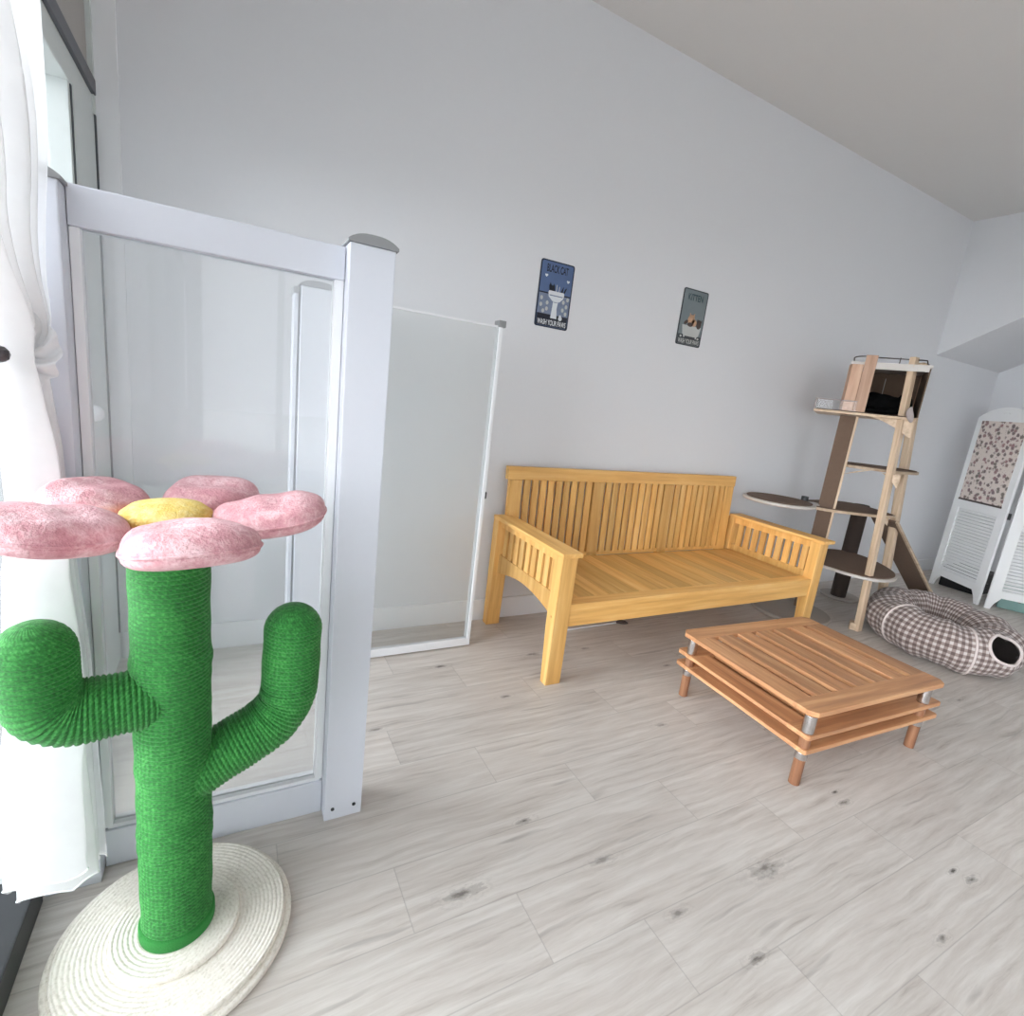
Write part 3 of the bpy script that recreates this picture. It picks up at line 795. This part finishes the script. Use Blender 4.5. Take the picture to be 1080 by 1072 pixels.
MB().box(-.185, -.182, .435, .449, 1.42, 1.62, MU).build('cubby_glint', M['ring'], tr)  # pale strip standing in for the reflection on the acrylic edge
pts = [(-.29, .0), (-.36, .03), (-.385, .10), (-.385, .34), (-.34, .44), (-.2, .46), (.0, .45)]
pp, _ = arc_path([loc(p[0], p[1], 1.706) for p in pts], .03, .012)
MB().tube(pp, .0035, 8).build('roof_rail', M['wire'], tr, smooth=True)
MB().tube([loc(-.27, .0, 1.70), loc(-.02, .03, 1.70)], .0035, 8).build('roof_rail', M['wire'], tr, smooth=True)
MB().tube([loc(-.02, .03, 1.70), loc(.03, .45, 1.705)], .0035, 8).build('roof_rail', M['wire'], tr, smooth=True)
for u, w_ in ((-.385, .2), (-.29, .45), (-.15, .012), (-.07, .02), (.01, .25), (-.1, .455)):
    MB().cyl(loc(u, w_, 1.671), loc(u, w_, 1.706), .003, 8).build('rail_post', M['wire'], tr, smooth=True)
m = MB().box(-.535, -.531, .0, .30, 1.371, 1.432, MU); m.box(-.535, -.31, -.018, -.014, 1.371, 1.432, MU)
m.build('acrylic_guard', M['acryl'], tr)
m = MB().box(-.537, -.31, -.0185, -.0135, 1.428, 1.434, MU); m.box(-.537, -.530, -.0185, -.012, 1.371, 1.434, MU)
m.build('guard_rim', M['greytoy'], tr)
# ramp
Mr = Matrix.Translation((0, 0, 0))
def ramp_quad(off, name, mat, y0, y1, bev=0):
    d = Vector((.88, -.05, -.70)); p0 = Vector((4.02, 0, .675)); n = Vector((.70, 0, .88)).normalized()
    vs = []
    for k in off:
        for q in (0, 1):
            for y in (y0, y1):
                vs.append(p0 + d * q + Vector((0, y, 0)) + n * k)
    return MB().add(vs, [(0, 1, 3, 2), (4, 6, 7, 5), (0, 2, 6, 4), (1, 5, 7, 3), (0, 4, 5, 1), (2, 3, 7, 6)]).build(name, mat, tr)
ramp_quad((0, .014), 'ramp', M['carpet'], 1.81, 1.97)
ramp_quad((-.002, .016), 'ramp_edge', M['plyX'], 1.795, 1.81)

# black cat lying in the cubby (one continuous body)
def ball(bm, c, r, s=(1, 1, 1), rot=0):
    Mt = Matrix.Translation(c) @ Matrix.Rotation(rot, 4, 'Z') @ Matrix.Diagonal((r * s[0], r * s[1], r * s[2], 1))
    bmesh.ops.create_icosphere(bm, subdivisions=3, radius=1, matrix=Mt)
bm = bmesh.new(); rz = math.atan2(U.y, U.x)
cb = loc(-.165, .165, 1.376)
def cl(u, w, z): return (U * u + W * w + Vector((0, 0, z)))
ball(bm, cl(-.02, .02, .055), .075, (1.25, 1.0, .78), rz)
ball(bm, cl(-.06, .0, .06), .062, (1.1, 1.1, .95), rz)
ball(bm, cl(.04, .0, .052), .055, (1.1, 1.1, .9), rz)
ball(bm, cl(.085, -.035, .058), .040, (1, 1.05, .9), rz)          # head
ball(bm, cl(.092, -.072, .046), .017, (1, 1, .8), rz)             # muzzle
for e in (-.022, .022):
    Mt = Matrix.Translation(cl(.085 + e, -.032, .098)) @ Matrix.Rotation(rz, 4, 'Z')
    bmesh.ops.create_cone(bm, cap_ends=True, segments=10, radius1=.017, radius2=.002, depth=.038, matrix=Mt)
ball(bm, cl(.05, -.075, .018), .02, (2.0, .8, .8), rz)            # forepaws
ball(bm, cl(.03, -.06, .018), .02, (2.0, .8, .8), rz)
for i in range(9):                                                # tail curled along the front
    a = i / 8; ball(bm, cl(-.11 + .13 * a, -.045 - .03 * math.sin(PI * a), .016), .014)
me = bpy.data.meshes.new('cat'); bm.to_mesh(me); bm.free(); me.materials.append(M['catfur'])
co = bpy.data.objects.new('cat', me); COL.objects.link(co); co.location = cb
for v in me.vertices: v.co *= 1.12
rm = co.modifiers.new('remesh', 'REMESH'); rm.mode = 'VOXEL'; rm.voxel_size = .006; rm.use_smooth_shade = True
sm = co.modifiers.new('smooth', 'SMOOTH'); sm.iterations = 3; sm.factor = .5
tag(co, 'black cat lying in the dark cubby at the top of the cat tree', 'cat')
toy = MB(); pth = [loc(-.035, -.03, 1.43), loc(-.045, -.04, 1.41), loc(-.04, -.045, 1.385), loc(-.03, -.045, 1.36), loc(-.022, -.045, 1.335)]
toy.tube(pth, lambda i: (.004, .016, .021, .017, .006)[i], 14)
to = solo(toy, 'plush_toy', M['greytoy'], 'small grey plush tassel hanging beside the cubby opening', 'cat toy', loc(-.035, -.022, 1.385), smooth=True)
sm = to.modifiers.new('sub', 'SUBSURF'); sm.levels = sm.render_levels = 2

# ------------------------------------------------------------------ tunnel bed
DC = (3.862, 1.347); DR1, DR2, Dr, Dth = .244, .324, .136, -.724
def tor(a, bq, grow=0):
    wr = 1 + .045 * math.sin(9 * a + 1.5 * math.sin(bq)) + .028 * math.sin(19 * a + 2 * bq) + .02 * math.sin(5 * a - 3 * bq) + .012 * math.sin(41 * a + 3 * math.sin(2 * bq)) * (.5 + .5 * math.cos(bq - PI))
    r = (Dr + grow) * wr
    rx = (DR1 + r * math.cos(bq)) * math.cos(a); ry = (DR2 + r * math.cos(bq)) * math.sin(a)
    z = Dr * .95 + r * math.sin(bq) * .95
    return Vector((DC[0] + rx * math.cos(Dth) - ry * math.sin(Dth), DC[1] + rx * math.sin(Dth) + ry * math.cos(Dth), max(.004, z)))
bed = thing('cat_tunnel_bed', 'ring-shaped gingham cat tunnel bed with a dark round opening, on the floor', 'cat bed', (DC[0], DC[1], 0))
NA, NB = 200, 64; HA, HB = 5.02, .60; hA, hB = .27, .60
m = MB(); vs = []; uvs = []
for i in range(NA + 1):
    for j in range(NB + 1):
        a, q = 2 * PI * i / NA, 2 * PI * j / NB; vs.append(tor(a, q)); uvs.append((i / NA, j / NB))
fs = []
for i in range(NA):
    for j in range(NB):
        a, q = 2 * PI * (i + .5) / NA, 2 * PI * (j + .5) / NB
        if ((a - HA) / hA) ** 2 + ((q - HB) / hB) ** 2 < 1: continue
        fs.append((i * (NB + 1) + j, (i + 1) * (NB + 1) + j, (i + 1) * (NB + 1) + j + 1, i * (NB + 1) + j + 1))
m.add(vs, fs, uvs); m.build('tunnel', M['gingham'], bed, smooth=True)
m = MB().tube([tor(HA + hA * 1.02 * math.cos(t * 2 * PI / 48), HB + hB * 1.02 * math.sin(t * 2 * PI / 48), .001) for t in range(48)], .008, 8, closed=True)
m.build('opening_rim', M['piping'], bed, smooth=True)
m = MB(); vs = []; LA = 90
for i in range(LA + 1):
    for j in range(25): vs.append(tor(2 * PI * i / LA, 2 * PI * j / 24, -.018))
fs = []
for i in range(LA):
    for j in range(24):
        a = 2 * PI * (i + .5) / LA; q = 2 * PI * (j + .5) / 24
        if ((a - HA) / (hA * 1.15)) ** 2 + ((q - HB) / (hB * 1.15)) ** 2 < 1: continue
        fs.append((i * 25 + j, (i + 1) * 25 + j, (i + 1) * 25 + j + 1, i * 25 + j + 1))
m.add(vs, fs); m.build('lining', M['hole'], bed, smooth=True)
def seam(a0, a1=None):
    pts = [tor(lerp(a0, a1 or a0, j / 32), 2 * PI * j / 32, .003) for j in range(32)]
    MB().tube(pts, .006, 8, closed=True).build('seam', M['piping'], bed, smooth=True)
seam(3.42); seam(4.58)

# ------------------------------------------------------------------ folding screen
fs_ = thing('folding_screen', 'white louvred folding screen with floral cloth panels in the right corner', 'folding screen', (5.355, 1.66, 0))
def leaf(p0, p1, name='leaf'):
    p0 = Vector(p0); p1 = Vector(p1); d = p1 - p0; Wd = d.length; d.normalize(); nrm = Vector((-d.y, d.x, 0))
    Ml = Matrix((d, nrm, Vector((0, 0, 1)))).transposed().to_4x4(); Ml.translation = p0
    th = .02; st = .07; n = 16
    Mp = Ml @ Matrix(((1, 0, 0, 0), (0, 0, -1, th / 2), (0, 1, 0, 0), (0, 0, 0, 1)))
    f = MB()
    # two stiles with shaped feet
    for s in (0, 1):
        X = lambda v: v if s == 0 else Wd - v
        poly = [(X(0), 0), (X(.035), 0), (X(.05), .05), (X(.085), .10), (X(st), .16), (X(st), 1.50), (X(0), 1.50)]
        if s: poly = poly[::-1]
        f.prism(poly, 0, th, Mp)
    f.box(st, Wd - st, -th / 2, th / 2, .102, .165, Ml)
    f.box(st, Wd - st, -th / 2, th / 2, .725, .80, Ml)
    arch = [(Wd * i / n, 1.50 + .09 * math.sin(PI * i / n) ** .8) for i in range(n + 1)]
    f.prism([(0, 1.46)] + arch + [(Wd, 1.46)], 0, th, Mp)
    o = f.build(name, M['screen'], fs_, bev=.002)
    l = MB(); k = 21
    for i in range(k):
        z = .165 + (i + .5) * (.56 / k)
        l.box(st - .002, Wd - st + .002, -.0125, .0125, -.0015, .0015, Ml @ Matrix.Translation((0, 0, z)) @ Matrix.Rotation(math.radians(42) * (1 if nrm.dot(p0) > 0 else -1), 4, 'X'))
    l.build('louvres', M['screen'], o)
    c_ = MB().box(st * .8, Wd - st * .8, -th / 2 - .004, th / 2 + .004, .80, 1.475, Ml); c_.build('floral_panel', M['floral'], o)
    r = MB().box(st * .75, Wd - st * .75, -th / 2 - .007, th / 2 + .007, .797, .812, Ml); r.build('cloth_rod', M['wire'], o)
    e = MB(); e.tube([Ml @ Vector((Wd / 2 + .03 * math.cos(t * PI / 8 + .3), 0, 1.535 + .014 * math.sin(t * PI / 8 + .3))) - nrm * (th / 2 + .003) * (1 if nrm.dot(p0) > 0 else -1) for t in range(8)], .004, 8)
    e.build('scroll_ornament', M['screen'], o, smooth=True)
leaf((5.353, 1.672, 0), (5.62, 2.128, 0)); leaf((5.338, 1.628, 0), (5.632, 1.205, 0))
for z in (.165, .75, 1.3): MB().cyl((5.338, 1.65, z - .025), (5.338, 1.65, z + .025), .010, 12).build('hinge', M['black'], fs_)
# teal box under/behind the right leaf, added black box as shade behind the left one
bx = thing('storage_box', 'teal plastic storage box with silver knob under the folding screen', 'box', (5.62, 1.55, 0))
d = Vector((5.473 - 5.411, 1.419 - 1.551, 0)).normalized(); nn_ = Vector((-d.y, d.x, 0))
Mb = Matrix((d, nn_, Vector((0, 0, 1)))).transposed().to_4x4(); Mb.translation = Vector((5.495, 1.60, 0))
MB().box(.0, .46, .0, .32, .0, .135, Mb).build('box_body', M['teal'], bx, bev=.008)
MB().box(-.01, .47, -.006, .33, .135, .15, Mb).build('lid', M['teal'], bx, bev=.005)
MB().lathe([(1e-4, .016), (.008, .014), (.011, .006), (.007, 0), (1e-4, 0)], n=16, M=Mb @ Matrix.Translation((.12, 0, .085)) @ Matrix.Rotation(PI / 2, 4, 'X')).build('knob', M['chrome'], bx, smooth=True)

db = thing('shade_box', 'added black box standing in for the shade behind the left leaf of the folding screen', 'shade block', (5.82, 1.94, 0))
MB().box(5.66, 5.98, 1.80, 2.08, 0, .17).build('shade_box_body', M['black'], db, bev=.01)
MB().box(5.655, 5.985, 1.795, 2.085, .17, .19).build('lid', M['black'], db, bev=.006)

# ------------------------------------------------------------------ wand toy under the bench
wd = thing('wand_toy', 'thin white wand with dark tip lying on the floor under the bench', 'cat toy', (1.8, 2.135, 0))
MB().cyl((1.55, 2.128, .006), (1.965, 2.138, .006), .0045, 10).build('rod', M['trim'], wd)
m = MB().tube([(1.965, 2.138, .008), (1.985, 2.13, .014), (2.01, 2.12, .012), (2.03, 2.11, .008)], lambda i: (.006, .013, .012, .004)[i], 10)
m.build('tip', M['s_brown'], wd, smooth=True)

# ------------------------------------------------------------------ wall signs
def sign(name, label, x0, x1, z0, z1):
    t = thing(name, label, 'sign', ((x0 + x1) / 2, YW, (z0 + z1) / 2), 'tin signs on the wall')
    return t
def rrect(x0, x1, z0, z1, r, n=5):
    out = []
    for cx, cz, a in ((x1 - r, z1 - r, 0), (x0 + r, z1 - r, 90), (x0 + r, z0 + r, 180), (x1 - r, z0 + r, 270)):
        for i in range(n + 1):
            q = math.radians(a + 90 * i / n); out.append((cx + r * math.cos(q), cz + r * math.sin(q)))
    return out
def flat(t, name, poly, mat, k, par=None):   # polygon on the wall, k-th layer
    Mz = Matrix(((1, 0, 0, 0), (0, 0, -1, YW - .0005), (0, 1, 0, 0), (0, 0, 0, 1)))
    return MB().prism(poly, 0 if k == 0 else .003 + .0003 * (k - 1), .003 + .0003 * k, Mz).build(name, M[mat], par or t)
def flats(t, name, polys, mat, k):
    Mz = Matrix(((1, 0, 0, 0), (0, 0, -1, YW - .0005), (0, 1, 0, 0), (0, 0, 0, 1)))
    for p in polys: MB().prism(p, .003 + .0003 * (k - 1), .003 + .0003 * k, Mz).build(name, M[mat], t)
def text(t, s, cx, cz, width, height, mat, k):
    cu = bpy.data.curves.new('lettering', 'FONT'); cu.body = s; cu.align_x = 'CENTER'; cu.align_y = 'CENTER'; cu.size = 1; cu.extrude = 0.0; cu.offset = .02
    tmp = bpy.data.objects.new('tmp', cu); COL.objects.link(tmp)
    bpy.context.view_layer.update()
    me = bpy.data.meshes.new_from_object(tmp.evaluated_get(bpy.context.evaluated_depsgraph_get()))
    bpy.data.objects.remove(tmp)
    xs = [v.co.x for v in me.vertices]; ys = [v.co.y for v in me.vertices]
    sx = width / (max(xs) - min(xs)); sy = height / (max(ys) - min(ys)); mx = (max(xs) + min(xs)) / 2; my = (max(ys) + min(ys)) / 2
    for v in me.vertices:
        v.co = Vector((cx + (v.co.x - mx) * sx, YW - .0005 - .003 - .0003 * k, cz + (v.co.y - my) * sy)) - t.location
    me.materials.append(M[mat]); me.name = 'lettering'
    o = bpy.data.objects.new('lettering', me); COL.objects.link(o); o.parent = t; return o
def ell(cx, cz, rx, rz, n=16, rot=0): return [(cx + rx * math.cos(2 * PI * i / n) * math.cos(rot) - rz * math.sin(2 * PI * i / n) * math.sin(rot), cz + rx * math.cos(2 * PI * i / n) * math.sin(rot) + rz * math.sin(2 * PI * i / n) * math.cos(rot)) for i in range(n)]
def heart(cx, cz, s): return [(cx + s * .06 * 16 * math.sin(q) ** 3, cz + s * .06 * (13 * math.cos(q) - 5 * math.cos(2 * q) - 2 * math.cos(3 * q) - math.cos(4 * q))) for q in [2 * PI * i / 20 for i in range(20)]][::-1]
# sign 1
x0, x1, z0, z1 = 1.325, 1.522, 1.578, 1.892; t = sign('tin_sign', 'blue tin sign reading BLACK CAT with a white washbasin', x0, x1, z0, z1)
SX = lambda u: x0 + u * (x1 - x0)
SZ = lambda v: z0 + v * (z1 - z0)
flat(t, 'plate', rrect(x0, x1, z0, z1, .012), 's_edge', 0)
flat(t, 'picture', rrect(SX(.035), SX(.965), SZ(.02), SZ(.98), .009), 's_blue', 1)
flat(t, 'tiling', [(SX(.04), SZ(.20)), (SX(.96), SZ(.20)), (SX(.96), SZ(.51)), (SX(.04), SZ(.51))], 's_tile', 2)
flat(t, 'bottom_band', [(SX(.04), SZ(.025)), (SX(.96), SZ(.025)), (SX(.96), SZ(.20)), (SX(.04), SZ(.20))], 's_black', 2)
rings = []
for u, v in ((.12, .43), (.12, .33), (.3, .28), (.3, .37), (.78, .42), (.88, .36), (.78, .30), (.9, .47), (.88, .25), (.2, .24)): rings.append(ell(SX(u), SZ(v), .008, .010))
flats(t, 'pattern', rings, 's_pot', 3)
flats(t, 'shelf_line', [[(SX(.04), SZ(.505)), (SX(.36), SZ(.505)), (SX(.36), SZ(.525)), (SX(.04), SZ(.525))], [(SX(.78), SZ(.505)), (SX(.96), SZ(.505)), (SX(.96), SZ(.525)), (SX(.78), SZ(.525))]], 's_black', 3)
flats(t, 'basin', [[(SX(.30), SZ(.53)), (SX(.32), SZ(.47)), (SX(.44), SZ(.41)), (SX(.66), SZ(.41)), (SX(.76), SZ(.47)), (SX(.78), SZ(.53)), (SX(.76), SZ(.56)), (SX(.32), SZ(.56))],
                   [(SX(.47), SZ(.42)), (SX(.46), SZ(.30)), (SX(.44), SZ(.15)), (SX(.63), SZ(.15)), (SX(.60), SZ(.30)), (SX(.62), SZ(.42))],
                   ell(SX(.74), SZ(.165), .011, .011), ell(SX(.73), SZ(.20), .007, .007)], 's_white', 4)
flats(t, 'basin_shade', [[(SX(.34), SZ(.485)), (SX(.74), SZ(.485)), (SX(.74), SZ(.50)), (SX(.34), SZ(.50))], [(SX(.48), SZ(.39)), (SX(.60), SZ(.39)), (SX(.60), SZ(.40)), (SX(.48), SZ(.40))]], 's_tile', 5)
flats(t, 'black_shape', [[(SX(.32), SZ(.56)), (SX(.49), SZ(.56)), (SX(.47), SZ(.63)), (SX(.44), SZ(.67)), (SX(.42), SZ(.64)), (SX(.37), SZ(.64)), (SX(.33), SZ(.68)), (SX(.30), SZ(.63))],
                           [(SX(.66), SZ(.56)), (SX(.72), SZ(.56)), (SX(.74), SZ(.66)), (SX(.70), SZ(.62))], [(SX(.74), SZ(.56)), (SX(.79), SZ(.56)), (SX(.84), SZ(.65)), (SX(.78), SZ(.62))]], 's_black', 5)
flats(t, 'tap', [[(SX(.52), SZ(.56)), (SX(.54), SZ(.56)), (SX(.54), SZ(.66)), (SX(.52), SZ(.66))], [(SX(.60), SZ(.56)), (SX(.62), SZ(.56)), (SX(.62), SZ(.64)), (SX(.60), SZ(.64))]], 's_pot', 5)
flats(t, 'heart', [heart(SX(.19), SZ(.77), .009), heart(SX(.85), SZ(.74), .009)], 's_white', 3)
text(t, 'BLACK CAT', SX(.5), SZ(.885), .125, .036, 's_black', 3)
text(t, 'WASH YOUR PAWS', SX(.5), SZ(.077), .17, .026, 's_white', 5)
# sign 2
x0, x1, z0, z1 = 2.280, 2.477, 1.629, 1.942; t = sign('tin_sign', 'grey tin sign reading KITTEN with a white bathtub', x0, x1, z0, z1)
flat(t, 'plate', rrect(x0, x1, z0, z1, .012), 's_dark', 0)
flat(t, 'picture', rrect(SX(.035), SX(.965), SZ(.02), SZ(.98), .009), 's_grey', 1)
flat(t, 'bottom_band', [(SX(.04), SZ(.025)), (SX(.96), SZ(.025)), (SX(.96), SZ(.19)), (SX(.04), SZ(.19))], 's_dark', 2)
flats(t, 'bathtub', [[(SX(.20), SZ(.20)), (SX(.27), SZ(.17)), (SX(.78), SZ(.17)), (SX(.86), SZ(.20)), (SX(.92), SZ(.36)), (SX(.14), SZ(.36))], ell(SX(.15), SZ(.155), .008, .006), ell(SX(.86), SZ(.15), .008, .006)], 's_pot', 3)
flats(t, 'tub_feet', [[(SX(.26), SZ(.142)), (SX(.30), SZ(.142)), (SX(.30), SZ(.18)), (SX(.24), SZ(.18))], [(SX(.74), SZ(.142)), (SX(.78), SZ(.142)), (SX(.80), SZ(.18)), (SX(.74), SZ(.18))]], 's_pot', 4)
flats(t, 'tan_kitten', [ell(SX(.47), SZ(.46), .028, .030), [(SX(.38), SZ(.50)), (SX(.45), SZ(.54)), (SX(.38), SZ(.59))], [(SX(.50), SZ(.54)), (SX(.58), SZ(.50)), (SX(.58), SZ(.59))], ell(SX(.6), SZ(.42), .02, .02)], 's_tan', 4)
flats(t, 'dark_kitten', [ell(SX(.80), SZ(.41), .020, .026), [(SX(.70), SZ(.44)), (SX(.78), SZ(.46)), (SX(.72), SZ(.51))], [(SX(.82), SZ(.46)), (SX(.91), SZ(.44)), (SX(.91), SZ(.50))], ell(SX(.27), SZ(.41), .018, .010, rot=.6), ell(SX(.45), SZ(.38), .022, .012)], 's_brown', 5)
text(t, 'KITTEN', SX(.5), SZ(.86), .12, .036, 's_teal', 3)
text(t, 'WASH YOUR PAWS', SX(.5), SZ(.077), .17, .026, 's_pot', 4)

# ------------------------------------------------------------------ light: overcast daylight through the windows
SKY_L, SKY_B, SKY_R = 10.8, 2.3, 7.0
wd_ = bpy.data.worlds.new('sky'); S.world = wd_; wd_.use_nodes = True
nt = wd_.node_tree; bg = nt.nodes['Background']
tc = nt.nodes.new('ShaderNodeTexCoord'); sp = nt.nodes.new('ShaderNodeSeparateXYZ'); nt.links.new(tc.outputs['Generated'], sp.inputs[0])
rp = nt.nodes.new('ShaderNodeValToRGB'); nt.links.new(sp.outputs[2], rp.inputs[0])
rp.color_ramp.elements[0].position = 0; rp.color_ramp.elements[0].color = (.92, .945, 1.0, 1)
rp.color_ramp.elements[1].position = 1; rp.color_ramp.elements[1].color = (.88, .93, 1.0, 1)
def mrange(v, a, b_, lo, hi):
    n = nt.nodes.new('ShaderNodeMapRange'); nt.links.new(v, n.inputs[0])
    for i, q in enumerate((a, b_, lo, hi)): n.inputs[i + 1].default_value = q
    return n.outputs[0]
ad = nt.nodes.new('ShaderNodeMath'); ad.operation = 'ADD'      # brighter open sky to the left and far right of the shop
nt.links.new(mrange(sp.outputs[0], -.8, -.2, SKY_L, SKY_B), ad.inputs[0]); nt.links.new(mrange(sp.outputs[0], .2, .8, 0, SKY_R - SKY_B), ad.inputs[1])
nt.links.new(rp.outputs[0], bg.inputs[0]); nt.links.new(ad.outputs[0], bg.inputs[1])

# ------------------------------------------------------------------ camera
cam = bpy.data.cameras.new('camera'); cam.sensor_width = 36; cam.sensor_fit = 'HORIZONTAL'; cam.lens = 545.8 * 36 / 1080
cam.clip_start = .02
co_ = bpy.data.objects.new('camera', cam); COL.objects.link(co_)
wv = Vector((1.77140, -.34830, .44830)); R = Matrix.Rotation(wv.length, 3, wv.normalized())
rt, dn, fw = R[0], R[1], R[2]
Mc = Matrix((rt, -dn, -fw)).transposed().to_4x4(); Mc.translation = Vector((0, 0, 1.22))
co_.matrix_world = Mc
S.camera = co_
S.view_settings.view_transform = 'Standard'; S.view_settings.look = 'None'; S.view_settings.gamma = 1
S.view_settings.use_curve_mapping = False; S.view_settings.exposure = 0.08
S.cycles.max_bounces = 10; S.cycles.diffuse_bounces = 6; S.cycles.transparent_max_bounces = 16
S.cycles.use_denoising = True
